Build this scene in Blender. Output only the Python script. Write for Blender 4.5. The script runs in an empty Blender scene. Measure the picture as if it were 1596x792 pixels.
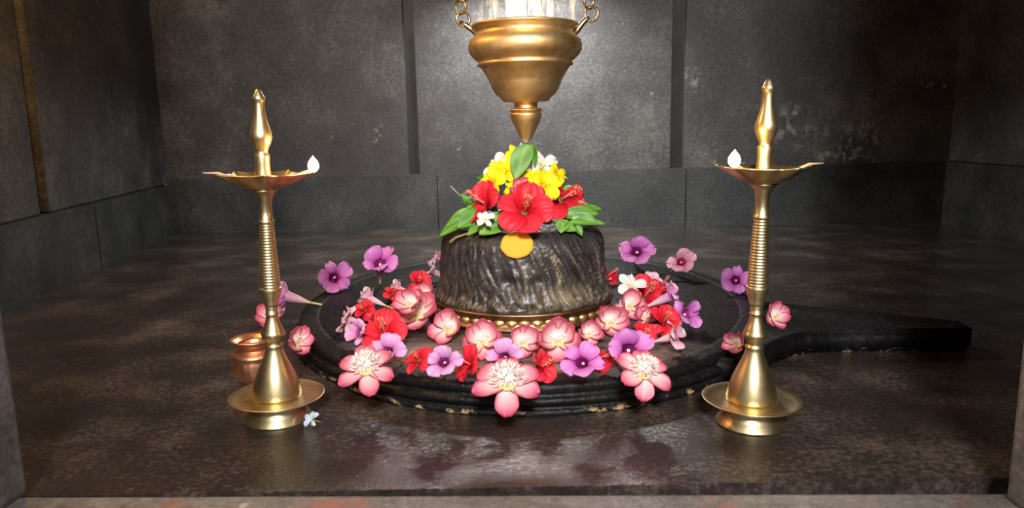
import bpy, bmesh, math, random
import numpy as np
from mathutils import Vector, Matrix, noise

random.seed(7)
SC = bpy.context.scene
COL = SC.collection

# ------------------------------------------------------------------ camera
FPX, PITCH, ROLL, CH = 1120.0, math.radians(9.8), math.radians(1.1), 0.39
_R0 = Vector((1, 0, 0)); _F = Vector((0, math.cos(PITCH), -math.sin(PITCH))); _U = Vector((0, math.sin(PITCH), math.cos(PITCH)))
CR = _R0 * math.cos(ROLL) - _U * math.sin(ROLL)
CU = _U * math.cos(ROLL) + _R0 * math.sin(ROLL)
CC = Vector((0, 0, CH))
cam = bpy.data.cameras.new('camera'); camo = bpy.data.objects.new('camera', cam); COL.objects.link(camo)
cam.sensor_width = 36.0; cam.lens = FPX / 1596 * 36.0; cam.clip_start = 0.02; cam.clip_end = 60
m = Matrix.Identity(4)
for i in range(3):
    m[i][0] = CR[i]; m[i][1] = CU[i]; m[i][2] = -_F[i]; m[i][3] = CC[i]
camo.matrix_world = m
SC.camera = camo

# ------------------------------------------------------------------ world, lights, exposure
SC.view_settings.view_transform = 'Standard'; SC.view_settings.look = 'None'
SC.view_settings.exposure = 0.0; SC.view_settings.gamma = 1.0; SC.view_settings.use_curve_mapping = False
W = bpy.data.worlds.new('hall_ambient'); SC.world = W; W.use_nodes = True
W.node_tree.nodes['Background'].inputs[0].default_value = (0.95, 0.93, 1.0, 1)
W.node_tree.nodes['Background'].inputs[1].default_value = 0.2

def light(name, kind, loc, power, color, size=0.1, size_y=None, target=None, spread=None):
    l = bpy.data.lights.new(name, kind); l.energy = power; l.color = color
    if kind == 'AREA':
        l.shape = 'RECTANGLE'; l.size = size; l.size_y = size_y or size
        if spread: l.spread = math.radians(spread)
    else:
        l.shadow_soft_size = size
    o = bpy.data.objects.new(name, l); COL.objects.link(o); o.location = loc
    if target is not None:
        o.rotation_euler = (Vector(target) - Vector(loc)).to_track_quat('-Z', 'Y').to_euler()
    return o
# focus lamp in the hall behind the viewer, aimed at the linga
hl = light('hall_lamp', 'SPOT', (0.05, -0.8, 1.15), 300, (1.0, 0.975, 0.955), 0.16, target=(0.06, 1.4, 0.56))
hl.data.spot_size = math.radians(70); hl.data.spot_blend = 1.0
# tube light fixed above the frame near the back wall, facing down
light('sanctum_tube_light', 'AREA', (0.06, 2.66, 1.02), 20, (1.0, 0.98, 0.94), 0.4, 0.06, (0.06, 2.52, 0.0), spread=142)
# warm wall bulb inside, in the left front corner behind the door jamb
light('warm_wall_bulb', 'POINT', (-0.84, 1.22, 1.05), 20, (1.0, 0.52, 0.17), 0.05)

# ------------------------------------------------------------------ pixel helpers (1596 x 792)
def ray(x, y): return _F + CR * ((x - 798) / FPX) - CU * ((y - 396) / FPX)
def on(x, y, z=0.0):
    d = ray(x, y); return CC + d * ((z - CH) / d.z)
def at(x, y, Y):
    d = ray(x, y); return CC + d * (Y / d.y)
def onplane(x, y, p0, n):
    d = ray(x, y); return CC + d * ((p0 - CC).dot(n) / d.dot(n))
def s2l(c): return c / 12.92 if c <= 0.04045 else ((c + 0.055) / 1.055) ** 2.4
def rgb(r, g, b): return (s2l(r / 255), s2l(g / 255), s2l(b / 255), 1.0)

# ------------------------------------------------------------------ materials
def newmat(name):
    mt = bpy.data.materials.new(name); mt.use_nodes = True
    nt = mt.node_tree; return mt, nt, nt.nodes['Principled BSDF']
def N(nt, typ, **kw):
    n = nt.nodes.new(typ)
    for k, v in kw.items():
        if k in n.inputs: n.inputs[k].default_value = v
        else: setattr(n, k, v)
    return n
def ramp(nt, src, stops):
    r = nt.nodes.new('ShaderNodeValToRGB'); nt.links.new(src, r.inputs[0])
    el = r.color_ramp.elements
    while len(el) < len(stops): el.new(0.5)
    for e, (p, c) in zip(el, stops): e.position = p; e.color = c
    return r
def stone(name, dark, mid, light_, scale=1.0, rough=(0.45, 0.7), bump=0.25, bscale=140, blotch=None, coat=0.0, spec=0.5, warp=0.0, streak=False):
    mt, nt, b = newmat(name); L = nt.links.new
    tc = N(nt, 'ShaderNodeTexCoord')
    co = tc.outputs['Object']
    n1 = N(nt, 'ShaderNodeTexNoise', Scale=4.5 * scale, Detail=6.0, Roughness=0.62); L(co, n1.inputs['Vector'])
    n2 = N(nt, 'ShaderNodeTexNoise', Scale=95 * scale, Detail=4.0, Roughness=0.7); L(co, n2.inputs['Vector'])
    mx = N(nt, 'ShaderNodeMath', operation='MULTIPLY_ADD'); L(n1.outputs[0], mx.inputs[0]); mx.inputs[1].default_value = 0.55
    m2 = N(nt, 'ShaderNodeMath', operation='MULTIPLY'); L(n2.outputs[0], m2.inputs[0]); m2.inputs[1].default_value = 0.45
    L(m2.outputs[0], mx.inputs[2])
    r = ramp(nt, mx.outputs[0], [(0.33, dark), (0.5, mid), (0.68, light_)])
    colout = r.outputs[0]
    if blotch:
        for (c, sc, lo, hi) in blotch:
            nb = N(nt, 'ShaderNodeTexNoise', Scale=sc, Detail=8.0, Roughness=0.6); L(co, nb.inputs['Vector'])
            rb = ramp(nt, nb.outputs[0], [(lo, (0, 0, 0, 1)), (hi, (1, 1, 1, 1))])
            mm = N(nt, 'ShaderNodeMix', data_type='RGBA'); L(rb.outputs[0], mm.inputs[0]); L(colout, mm.inputs[6]); mm.inputs[7].default_value = c
            colout = mm.outputs[2]
    L(colout, b.inputs['Base Color'])
    rr = N(nt, 'ShaderNodeMapRange'); L(n1.outputs[0], rr.inputs[0]); rr.inputs[1].default_value = 0.3; rr.inputs[2].default_value = 0.7
    rr.inputs[3].default_value = rough[0]; rr.inputs[4].default_value = rough[1]; L(rr.outputs[0], b.inputs['Roughness'])
    b.inputs['Specular IOR Level'].default_value = spec
    nbp = N(nt, 'ShaderNodeTexNoise', Scale=bscale, Detail=5.0, Roughness=0.65); L(co, nbp.inputs['Vector'])
    bp = N(nt, 'ShaderNodeBump', Strength=bump, Distance=0.004); L(nbp.outputs[0], bp.inputs['Height']); L(bp.outputs[0], b.inputs['Normal'])
    if coat:
        b.inputs['Coat Weight'].default_value = coat; b.inputs['Coat Roughness'].default_value = 0.09; L(bp.outputs[0], b.inputs['Coat Normal'])
    return mt
def metal(name, c1, c2, rough=0.25, bump=0.05, tarnish=None):
    mt, nt, b = newmat(name); L = nt.links.new
    tc = N(nt, 'ShaderNodeTexCoord'); n = N(nt, 'ShaderNodeTexNoise', Scale=22.0, Detail=6.0, Roughness=0.6); L(tc.outputs['Object'], n.inputs['Vector'])
    r = ramp(nt, n.outputs[0], [(0.35, c1), (0.65, c2)]); out = r.outputs[0]
    L(out, b.inputs['Base Color']); b.inputs['Metallic'].default_value = 1.0
    rr = N(nt, 'ShaderNodeMapRange'); L(n.outputs[0], rr.inputs[0]); rr.inputs[3].default_value = rough * 0.75; rr.inputs[4].default_value = rough * 1.35; L(rr.outputs[0], b.inputs['Roughness'])
    n3 = N(nt, 'ShaderNodeTexNoise', Scale=60.0, Detail=3.0); L(tc.outputs['Object'], n3.inputs['Vector'])
    bp = N(nt, 'ShaderNodeBump', Strength=bump, Distance=0.003); L(n3.outputs[0], bp.inputs['Height']); L(bp.outputs[0], b.inputs['Normal'])
    return mt
def vcol(name, rough=0.5, transl=0.25, noise_amt=0.12, nscale=60, spec=0.3, bump=0.15, coat=0.0):
    mt, nt, b = newmat(name); L = nt.links.new
    a = N(nt, 'ShaderNodeAttribute', attribute_name='Col')
    tc = N(nt, 'ShaderNodeTexCoord'); n = N(nt, 'ShaderNodeTexNoise', Scale=nscale, Detail=4.0); L(tc.outputs['Object'], n.inputs['Vector'])
    mr = N(nt, 'ShaderNodeMapRange'); L(n.outputs[0], mr.inputs[0]); mr.inputs[3].default_value = 1 - noise_amt * 2; mr.inputs[4].default_value = 1 + noise_amt * 2
    hsv = N(nt, 'ShaderNodeHueSaturation'); L(a.outputs['Color'], hsv.inputs['Color']); L(mr.outputs[0], hsv.inputs['Value'])
    L(hsv.outputs[0], b.inputs['Base Color']); b.inputs['Roughness'].default_value = rough; b.inputs['Specular IOR Level'].default_value = spec
    if coat: b.inputs['Coat Weight'].default_value = coat; b.inputs['Coat Roughness'].default_value = 0.2
    bp = N(nt, 'ShaderNodeBump', Strength=bump, Distance=0.002); L(n.outputs[0], bp.inputs['Height']); L(bp.outputs[0], b.inputs['Normal'])
    if transl:
        t = N(nt, 'ShaderNodeBsdfTranslucent'); L(hsv.outputs[0], t.inputs[0])
        mx = N(nt, 'ShaderNodeMixShader'); mx.inputs[0].default_value = transl
        L(b.outputs[0], mx.inputs[1]); L(t.outputs[0], mx.inputs[2]); L(mx.outputs[0], nt.nodes['Material Output'].inputs[0])
    return mt

M = {}
M['slab'] = stone('grey_granite_slab', rgb(38, 38, 41), rgb(70, 70, 71), rgb(114, 113, 111), rough=(0.5, 0.75), bump=0.35, bscale=90,
                  blotch=[(rgb(150, 148, 142), 16, 0.68, 0.74), (rgb(52, 50, 52), 2.2, 0.5, 0.72)])
M['plinth'] = stone('blue_grey_granite', rgb(32, 35, 38), rgb(52, 56, 58), rgb(82, 85, 86), rough=(0.4, 0.65), bump=0.3, bscale=90,
                    blotch=[(rgb(20, 20, 22), 28, 0.66, 0.72), (rgb(140, 138, 132), 18, 0.72, 0.76)])
def add_patch(mt, color, cx, cy, cz, hx, hy, hz, sc, lo, hi):
    """colour patch on the stone, for deposits, stains and painted wet glints"""
    nt = mt.node_tree; L = nt.links.new; b = nt.nodes['Principled BSDF']; src = b.inputs['Base Color'].links[0].from_socket
    tc = N(nt, 'ShaderNodeTexCoord'); mp = N(nt, 'ShaderNodeMapping'); L(tc.outputs['Object'], mp.inputs[0]); mp.inputs['Scale'].default_value = sc
    nz = N(nt, 'ShaderNodeTexNoise', Scale=1.0, Detail=6.0, Roughness=0.6); L(mp.outputs[0], nz.inputs['Vector'])
    m2 = N(nt, 'ShaderNodeMapping', vector_type='TEXTURE'); L(tc.outputs['Object'], m2.inputs[0]); m2.inputs['Location'].default_value = (cx, cy, cz); m2.inputs['Scale'].default_value = (hx, hy, hz)
    gr = N(nt, 'ShaderNodeTexGradient', gradient_type='SPHERICAL'); L(m2.outputs[0], gr.inputs[0])
    r1 = ramp(nt, gr.outputs['Fac'], [(0.0, (0, 0, 0, 1)), (0.5, (1, 1, 1, 1))]); r2 = ramp(nt, nz.outputs[0], [(lo, (0, 0, 0, 1)), (hi, (1, 1, 1, 1))])
    mu = N(nt, 'ShaderNodeMath', operation='MULTIPLY'); L(r1.outputs[0], mu.inputs[0]); L(r2.outputs[0], mu.inputs[1])
    mm = N(nt, 'ShaderNodeMix', data_type='RGBA'); L(mu.outputs[0], mm.inputs[0]); L(src, mm.inputs[6]); mm.inputs[7].default_value = color
    L(mm.outputs[2], b.inputs['Base Color'])
M['slab_drip_glint'] = stone('drip_glint_slab', rgb(38, 38, 41), rgb(70, 70, 71), rgb(114, 113, 111), rough=(0.5, 0.75), bump=0.35, bscale=90,
                  blotch=[(rgb(150, 148, 142), 16, 0.68, 0.74), (rgb(52, 50, 52), 2.2, 0.5, 0.72)])
add_patch(M['slab_drip_glint'], rgb(206, 178, 144), 0.08, 3.05, 1.05, 0.27, 0.6, 0.5, (42, 42, 5), 0.46, 0.62)  # pale streaks: lamp glints on the wet drips, painted into the colour
M['groove'] = stone('groove_stone', rgb(20, 20, 21), rgb(34, 34, 34), rgb(48, 47, 46))
M['floor'] = stone('wet_floor_stone', rgb(30, 26, 24), rgb(56, 49, 46), rgb(112, 101, 94), scale=1.3, rough=(0.09, 0.2), bump=0.36, bscale=150,
                   blotch=[(rgb(112, 100, 92), 30, 0.64, 0.75)], spec=0.7, coat=0.4)
M['jamb'] = stone('door_frame_granite', rgb(60, 58, 60), rgb(98, 95, 95), rgb(140, 136, 133), rough=(0.5, 0.75), bump=0.4, bscale=80)
M['sill'] = stone('threshold_granite', rgb(74, 72, 72), rgb(112, 109, 107), rgb(150, 147, 143), rough=(0.3, 0.55), bump=0.4, bscale=90,
                  blotch=[(rgb(150, 84, 66), 7, 0.62, 0.74), (rgb(180, 176, 172), 30, 0.66, 0.74)])
M['plain'] = stone('plain_dark_stone', rgb(30, 29, 29), rgb(46, 45, 44), rgb(64, 62, 60))
M['black'] = stone('oiled_black_stone', rgb(8, 8, 9), rgb(17, 16, 17), rgb(34, 33, 35), rough=(0.36, 0.56), bump=0.8, bscale=55,
                   blotch=[(rgb(88, 82, 78), 34, 0.70, 0.76)], spec=0.26)
add_patch(M['black'], rgb(176, 150, 104), 0, 0, 0, 9, 9, 0.010, (55, 55, 90), 0.55, 0.62)
M['basin'] = stone('basin_inside_stone', rgb(9, 8, 8), rgb(18, 17, 17), rgb(38, 35, 34), rough=(0.4, 0.6), bump=0.8, bscale=55, spec=0.1,
                   blotch=[(rgb(38, 35, 33), 4, 0.56, 0.7)])
add_patch(M['basin'], rgb(150, 134, 124), -0.06, -0.42, 0.045, 0.36, 0.16, 0.5, (5, 14, 5), 0.34, 0.58)
M['brass'] = metal('polished_brass', rgb(204, 184, 136), rgb(224, 206, 162), 0.35)
M['oldbrass'] = metal('aged_brass', rgb(220, 184, 122), rgb(238, 210, 156), 0.48, bump=0.15)
M['ringbrass'] = metal('dull_brass_ring', rgb(136, 102, 78), rgb(176, 144, 112), 0.42, bump=0.2)
M['copper'] = metal('beaten_copper', rgb(216, 150, 112), rgb(236, 182, 144), 0.42, bump=0.3)
M['chain'] = metal('chain_brass', rgb(180, 160, 112), rgb(214, 196, 150), 0.3)
M['petal'] = vcol('petal_tissue', 0.48, 0.22)
M['thick'] = vcol('fleshy_petal', 0.35, 0.12, spec=0.45)
M['leafm'] = vcol('leaf_tissue', 0.38, 0.2, 0.15, 40, spec=0.45)
M['stamen'] = vcol('stamen_tissue', 0.6, 0.15, 0.06)
M['linga'] = vcol('oiled_dark_stone', 0.40, 0.0, 0.26, 90, spec=0.5, bump=0.9, coat=0.1)
M['paste'] = vcol('dry_turmeric_paste', 0.8, 0.0, 0.06, 200, spec=0.2, bump=0.5)
mt, nt, b = newmat('flame'); M['flame'] = mt
b.inputs['Base Color'].default_value = (1, 0.5, 0.1, 1); b.inputs['Emission Color'].default_value = (1.0, 0.62, 0.22, 1); b.inputs['Emission Strength'].default_value = 22
mt, nt, b = newmat('cotton_wick'); M['wick'] = mt
b.inputs['Base Color'].default_value = rgb(190, 160, 126); b.inputs['Roughness'].default_value = 0.9
mt, nt, b = newmat('burnt_wick'); M['char'] = mt
b.inputs['Base Color'].default_value = rgb(30, 22, 18); b.inputs['Roughness'].default_value = 0.9
mt, nt, b = newmat('lamp_oil'); M['oil'] = mt
b.inputs['Base Color'].default_value = rgb(200, 140, 40); b.inputs['Roughness'].default_value = 0.05
b.inputs['Transmission Weight'].default_value = 0.6; b.inputs['IOR'].default_value = 1.45

# ------------------------------------------------------------------ mesh helpers
def mk(name, verts, faces, mat, parent=None, cols=None, smooth=True):
    me = bpy.data.meshes.new(name); me.from_pydata([tuple(v) for v in verts], [], faces)
    if smooth: me.polygons.foreach_set('use_smooth', [True] * len(me.polygons))
    if cols is not None:
        ca = me.color_attributes.new('Col', 'FLOAT_COLOR', 'POINT')
        ca.data.foreach_set('color', np.asarray(cols, dtype=np.float32).ravel())
    me.materials.append(M[mat]); me.update()
    return link(name, me, parent)
def link(name, me, parent=None):
    o = bpy.data.objects.new(name, me); COL.objects.link(o)
    if parent is not None: o.parent = parent
    return o
def tag(o, label=None, cat=None, group=None, kind=None):
    if label: o['label'] = label
    if cat: o['category'] = cat
    if group: o['group'] = group
    if kind: o['kind'] = kind
    return o
def empty(name, loc=(0, 0, 0)):
    o = bpy.data.objects.new(name, None); COL.objects.link(o); o.location = loc; o.empty_display_size = 0.02
    return o
def lathe(prof, seg=48, cap=True):
    vs, fs = [], []
    for (r, z) in prof:
        for k in range(seg):
            a = 2 * math.pi * k / seg; vs.append((r * math.cos(a), r * math.sin(a), z))
    for i in range(len(prof) - 1):
        for k in range(seg):
            k2 = (k + 1) % seg
            fs.append((i * seg + k, i * seg + k2, (i + 1) * seg + k2, (i + 1) * seg + k))
    if cap:
        fs.append(tuple(range(seg - 1, -1, -1))); fs.append(tuple((len(prof) - 1) * seg + k for k in range(seg)))
    return vs, fs
def tube(pts, rad, seg=8):
    pts = [Vector(p) for p in pts]; vs, fs = [], []
    if not hasattr(rad, '__len__'): rad = [rad] * len(pts)
    up = Vector((0.13, 0.27, 1)).normalized()
    for i, p in enumerate(pts):
        t = (pts[min(i + 1, len(pts) - 1)] - pts[max(i - 1, 0)]).normalized()
        s = t.cross(up)
        if s.length < 1e-3: s = t.cross(Vector((1, 0, 0)))
        s.normalize(); q = s.cross(t)
        for k in range(seg):
            a = 2 * math.pi * k / seg; vs.append(p + (s * math.cos(a) + q * math.sin(a)) * rad[i])
    for i in range(len(pts) - 1):
        for k in range(seg):
            k2 = (k + 1) % seg; fs.append((i * seg + k, i * seg + k2, (i + 1) * seg + k2, (i + 1) * seg + k))
    fs.append(tuple(range(seg - 1, -1, -1))); fs.append(tuple((len(pts) - 1) * seg + k for k in range(seg)))
    return vs, fs
def join(*parts):
    V, Fc = [], []
    for vs, fs in parts:
        o = len(V); V += list(vs); Fc += [tuple(i + o for i in f) for f in fs]
    return V, Fc
def thicken(vs, fs, t):
    """closed shell from an open surface"""
    vs = [Vector(v) for v in vs]; nrm = [Vector() for _ in vs]
    for f in fs:
        n = (vs[f[1]] - vs[f[0]]).cross(vs[f[2]] - vs[f[0]])
        if len(f) > 3: n += (vs[f[2]] - vs[f[0]]).cross(vs[f[3]] - vs[f[0]])
        for i in f: nrm[i] += n
    edges = {}
    for f in fs:
        for a, b_ in zip(f, f[1:] + f[:1]):
            edges[(a, b_)] = 1
    n0 = len(vs)
    out = vs + [v - (n.normalized() * t if n.length > 1e-12 else Vector()) for v, n in zip(vs, nrm)]
    F2 = list(fs) + [tuple(i + n0 for i in reversed(f)) for f in fs]
    for (a, b_) in edges:
        if (b_, a) not in edges: F2.append((b_, a, a + n0, b_ + n0))
    return out, F2
def prism(name, poly, z0, z1, mat, parent=None, bevel=0.004, seg=2):
    """vertical prism on a plan polygon, bevelled edges"""
    bm = bmesh.new(); vs = [bm.verts.new((p[0], p[1], z0)) for p in poly]
    f = bm.faces.new(vs); r = bmesh.ops.extrude_face_region(bm, geom=[f])
    for v in [e for e in r['geom'] if isinstance(e, bmesh.types.BMVert)]: v.co.z = z1
    bmesh.ops.recalc_face_normals(bm, faces=bm.faces)
    if bevel: bmesh.ops.bevel(bm, geom=list(bm.edges), offset=bevel, segments=seg, affect='EDGES', profile=0.6)
    me = bpy.data.meshes.new(name); bm.to_mesh(me); bm.free(); me.materials.append(M[mat])
    return link(name, me, parent)
def structure(o): o['kind'] = 'structure'; return o

# ------------------------------------------------------------------ the sanctum shell
BL = on(268, 362); BR = on(1470, 347); WLp = on(10, 485)
bdir = (BR - BL).normalized(); bn = Vector((bdir.y, -bdir.x, 0))       # back wall direction, normal to the viewer
ldir = (WLp - BL).normalized(); ln = Vector((-ldir.y, ldir.x, 0))      # left wall, from the corner to the front
if ln.x < 0: ln = -ln
rdir = (-bdir.cross(Vector((0, 0, 1))) * -1); rdir = bn.copy()            # right wall runs square to the back wall
rn = Vector((-bdir.x, -bdir.y, 0))
FY = 0.76                                                               # inner face of the front wall
LF = BL + ldir * ((FY - BL.y) / ldir.y); RF = BR + rdir * ((FY - BR.y) / rdir.y)
CEIL = 1.95
def wall_slab(parent, base, d, n, s0, s1, z0, z1, proud, mat, z1b=None, back=0.05, bev=0.003):
    """one dressed slab standing proud of the wall line; s runs along the wall"""
    a = base + d * s0; b_ = base + d * s1
    bm = bmesh.new()
    q = []
    for p, zt in ((a, z1), (b_, z1 if z1b is None else z1b)):
        for off in (proud, -back):
            for z in (z0, zt):
                w = p + n * off; q.append(bm.verts.new((w.x, w.y, z)))
    # order: a-front(z0,z1) a-back(z0,z1) b-front(z0,z1) b-back(z0,z1)
    af0, af1, ab0, ab1, bf0, bf1, bb0, bb1 = q
    for f in ((af0, bf0, bf1, af1), (ab0, ab1, bb1, bb0), (af0, af1, ab1, ab0), (bf0, bb0, bb1, bf1), (af1, bf1, bb1, ab1), (af0, ab0, bb0, bf0)):
        bm.faces.new(f)
    bmesh.ops.recalc_face_normals(bm, faces=bm.faces)
    bmesh.ops.bevel(bm, geom=list(bm.edges), offset=bev, segments=2, affect='EDGES')
    me = bpy.data.meshes.new('slab'); bm.to_mesh(me); bm.free(); me.materials.append(M[mat])
    return link('slab', me, parent)
def wall_core(name, a, b_, n, mat='groove', off=0.022, thick=0.12):
    p = [a - n * off, b_ - n * off, b_ - n * (off + thick), a - n * (off + thick)]
    return structure(prism(name, p, -0.05, CEIL, mat, None, 0.0))
blen = (BR - BL).length
def sb(px, py): return (onplane(px, py, BL, bn) - BL).dot(bdir)
def zb(px, py): return onplane(px, py, BL, bn).z
LZ0 = zb(250, 281); LZ1 = zb(1465, 251)
def lz(s): return LZ0 + (LZ1 - LZ0) * s / blen
M['slab_smudge'] = stone('smudged_granite_slab', rgb(38, 38, 41), rgb(70, 70, 71), rgb(114, 113, 111), rough=(0.5, 0.75), bump=0.35, bscale=90,
                  blotch=[(rgb(150, 148, 142), 16, 0.68, 0.74), (rgb(52, 50, 52), 2.2, 0.5, 0.72)])
for (px, py, rx, rz) in ((1236, 198, 0.07, 0.07), (1300, 235, 0.06, 0.08), (1340, 228, 0.06, 0.11), (1078, 120, 0.03, 0.03)):
    p = onplane(px, py, BL, bn); add_patch(M['slab_smudge'], rgb(140, 138, 134), p.x, p.y, p.z, rx * 1.5, 0.15, rz * 1.5, (26, 26, 20), 0.5, 0.64)
wb = wall_core('wall_back', BL, BR, bn)
tag(wb, 'dark grey stone slab wall behind the linga')
g = [0.0, sb(637, 265), sb(654, 265), sb(1044, 260), sb(1065, 260), blen]
for s0, s1 in ((g[0], g[1]), (g[2], g[3]), (g[4], g[5])):
    wall_slab(wb, BL, bdir, bn, s0 - (0.06 if s0 == 0 else 0), s1 + (0.06 if s1 == blen else 0), lz((s0 + s1) / 2) - 0.012, CEIL, 0.0, 'slab_drip_glint' if s0 == g[2] else 'slab_smudge' if s0 == g[4] else 'slab', bev=0.0015)
j = [0.0, sb(683, 320), sb(1068, 320), blen]
for s0, s1 in zip(j, j[1:]):
    wall_slab(wb, BL, bdir, bn, s0 + 0.001, s1 - 0.001, -0.01, lz(s0) - 0.001, 0.010, 'plinth', lz(s1) - 0.001)
wl = wall_core('wall_left', BL, LF, ln)
llen = (LF - BL).length
def sl(px, py): return (onplane(px, py, BL, ln) - BL).dot(ldir)
def zl(px, py): return onplane(px, py, BL, ln).z
LLZ = (zl(240, 290) + zl(10, 352)) / 2
gs = sl(76, 325), sl(63, 330)
for s0, s1 in ((0.0, gs[0]), (gs[1], llen)):
    wall_slab(wl, BL, ldir, ln, s0, s1, LLZ + 0.001, CEIL, 0.0, 'slab')
js = sl(150, 400)
for s0, s1 in ((0.0, js - 0.001), (js + 0.001, llen)):
    wall_slab(wl, BL, ldir, ln, s0, s1, -0.01, LLZ - 0.001, 0.012, 'plinth')
wr = wall_core('wall_right', BR, RF, rn)
rlen = (RF - BR).length
for s0, s1 in ((0.0, rlen * 0.52), (rlen * 0.52 + 0.04, rlen)):
    wall_slab(wr, BR, rdir, rn, s0, s1, LZ1 + 0.001, CEIL, 0.0, 'slab')
for s0, s1 in ((0.0, rlen * 0.45), (rlen * 0.45 + 0.002, rlen)):
    wall_slab(wr, BR, rdir, rn, s0, s1, -0.01, LZ1 - 0.001, 0.012, 'plinth')
fl = structure(prism('floor', [(BL.x - 0.3, BL.y + 0.3), (LF.x - 0.3, FY - 0.02), (RF.x + 0.3, FY - 0.02), (BR.x + 0.3, BR.y + 0.3)], -0.08, 0.0, 'floor', None, 0.0))
tag(fl, 'dark wet stone floor of the shrine')
structure(prism('ceiling', [(BL.x - 0.2, BL.y + 0.2), (LF.x - 0.2, FY - 0.3), (RF.x + 0.2, FY - 0.3), (BR.x + 0.2, BR.y + 0.2)], CEIL, CEIL + 0.1, 'plain', None, 0.0))
# door frame: sill, two jambs, front wall on either side
for (px, py, rx) in ((535, 787, 0.045), (500, 790, 0.03), (1118, 787, 0.025), (270, 789, 0.02)):
    p = on(px, py, 0.006); add_patch(M['sill'], rgb(150, 100, 88), p.x, p.y, p.z, rx, 0.02, 0.05, (60, 60, 60), 0.40, 0.6)
SL = on(50, 773); SR = on(1561, 784)
sy = (SL.y + SR.y) / 2
structure(prism('trim_1', [(SL.x - 0.35, SL.y), (SL.x - 0.35, SL.y - 0.34), (SR.x + 0.35, SR.y - 0.34), (SR.x + 0.35, SR.y)], -0.30, 0.006, 'sill', None, 0.006))
def jamb(name, x, y, s):
    return structure(prism(name, [(x, y), (x + s * 0.02, y - 0.30), (x + s * 0.22, y - 0.30), (x + s * 0.22, y)], 0.006, CEIL, 'jamb', None, 0.006))
jamb('trim_2', SL.x, SL.y - 0.004, -1); jamb('trim_3', SR.x, SR.y - 0.004, 1)
structure(prism('wall_front_left', [(SL.x - 0.22, FY - 0.02), (SL.x - 0.22, FY - 0.2), (LF.x - 0.3, FY - 0.2), (LF.x - 0.3, FY - 0.02)], -0.05, CEIL, 'plain', None, 0.0))
structure(prism('wall_front_right', [(SR.x + 0.22, FY - 0.02), (RF.x + 0.3, FY - 0.02), (RF.x + 0.3, FY - 0.2), (SR.x + 0.22, FY - 0.2)], -0.05, CEIL, 'plain', None, 0.0))
structure(prism('floor_hall', [(-3, 0.5), (-3, -3), (3, -3), (3, 0.5)], -0.42, -0.30, 'plain', None, 0.0))

# ------------------------------------------------------------------ yoni base
DT = 0.045
dl = on(478, 482, DT * 0.6); dr_ = on(1168, 470, DT * 0.6); df = on(815, 652, 0.0); dbk = on(600, 417, DT)
DCX = (dl.x + dr_.x) / 2; DA = (dr_.x - dl.x) / 2
_q = math.sqrt(max(0.05, 1 - ((dbk.x - DCX) / DA) ** 2))
DB = (dbk.y - df.y) / (1 + _q); DCY = df.y + DB
root = empty('yoni_base', (DCX, DCY, 0)); tag(root, 'low oval black stone yoni pedestal with a spout pointing right', 'pedestal')
def disc(prof, mat, name, parent, seg=120, wob=0.0):
    vs, fs = [], []
    for i, (d, z) in enumerate(prof):      # d = metres inside the outline
        for k in range(seg):
            a = 2 * math.pi * k / seg
            w = wob * noise.noise(Vector((math.cos(a) * 3, math.sin(a) * 3, z * 40))) if i < len(prof) - 1 else 0
            f = max(0.0, 1 - (d + w) / DA) if d < DA else 0.0
            g_ = max(0.0, 1 - (d + w) / DB) if d < DA else 0.0
            vs.append((DA * f * math.cos(a), DB * g_ * math.sin(a), z + (w * 0.4 if z > 0.03 and d < 0.012 else 0)))
    for i in range(len(prof) - 1):
        for k in range(seg):
            k2 = (k + 1) % seg; fs.append((i * seg + k, i * seg + k2, (i + 1) * seg + k2, (i + 1) * seg + k))
    fs.append(tuple((len(prof) - 1) * seg + k for k in range(seg)))
    return mk(name, vs, fs, mat, parent)
disc([(0.004, 0.0), (0.0, 0.004), (0.003, 0.009), (0.009, 0.011), (0.006, 0.013), (0.001, 0.017), (0.0, 0.022), (0.004, 0.026), (0.010, 0.028), (0.008, 0.031),
      (0.006, 0.038), (0.009, 0.043), (0.016, DT), (0.036, DT), (0.060, DT), (0.062, DT - 0.009)], 'black', 'pedestal_body', root, wob=0.003)
disc([(0.044, DT + 0.0002), (0.0465, DT + 0.0004), (0.10, DT + 0.0006), (0.25, DT + 0.0006)], 'basin', 'basin', root, wob=0.001)
TOPZ = DT + 0.0016
near = [on(*p) for p in ((1150, 600), (1195, 580), (1212, 567), (1236, 557), (1262, 552), (1330, 550), (1400, 549), (1515, 546))]
far = [on(p[0], p[1], DT) for p in ((1498, 496), (1400, 486), (1300, 477), (1195, 466), (1150, 455))]
poly = [(p.x - DCX, p.y - DCY) for p in near + far]
poly = [(-0.0 + 0.2, near[0].y - DCY + 0.05)] + poly + [(0.2, far[-1].y - DCY - 0.02)]
bm = bmesh.new(); f = bm.faces.new([bm.verts.new((p[0], p[1], 0.0)) for p in poly])
r = bmesh.ops.extrude_face_region(bm, geom=[f]); vv = [e for e in r['geom'] if isinstance(e, bmesh.types.BMVert)]
for v in vv: v.co.z = DT - 0.002
top = [e for e in r['geom'] if isinstance(e, bmesh.types.BMFace)]
bmesh.ops.inset_region(bm, faces=top, thickness=0.028)
for v in top[0].verts: v.co.z -= 0.014
bmesh.ops.recalc_face_normals(bm, faces=bm.faces)
bmesh.ops.bevel(bm, geom=[e for e in bm.edges if e.calc_length() > 0.001], offset=0.006, segments=3, affect='EDGES', clamp_overlap=True)
bm.verts.ensure_lookup_table()
me = bpy.data.meshes.new('spout'); bm.to_mesh(me); bm.free(); me.materials.append(M['black'])
me.polygons.foreach_set('use_smooth', [True] * len(me.polygons)); link('spout', me, root)

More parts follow.
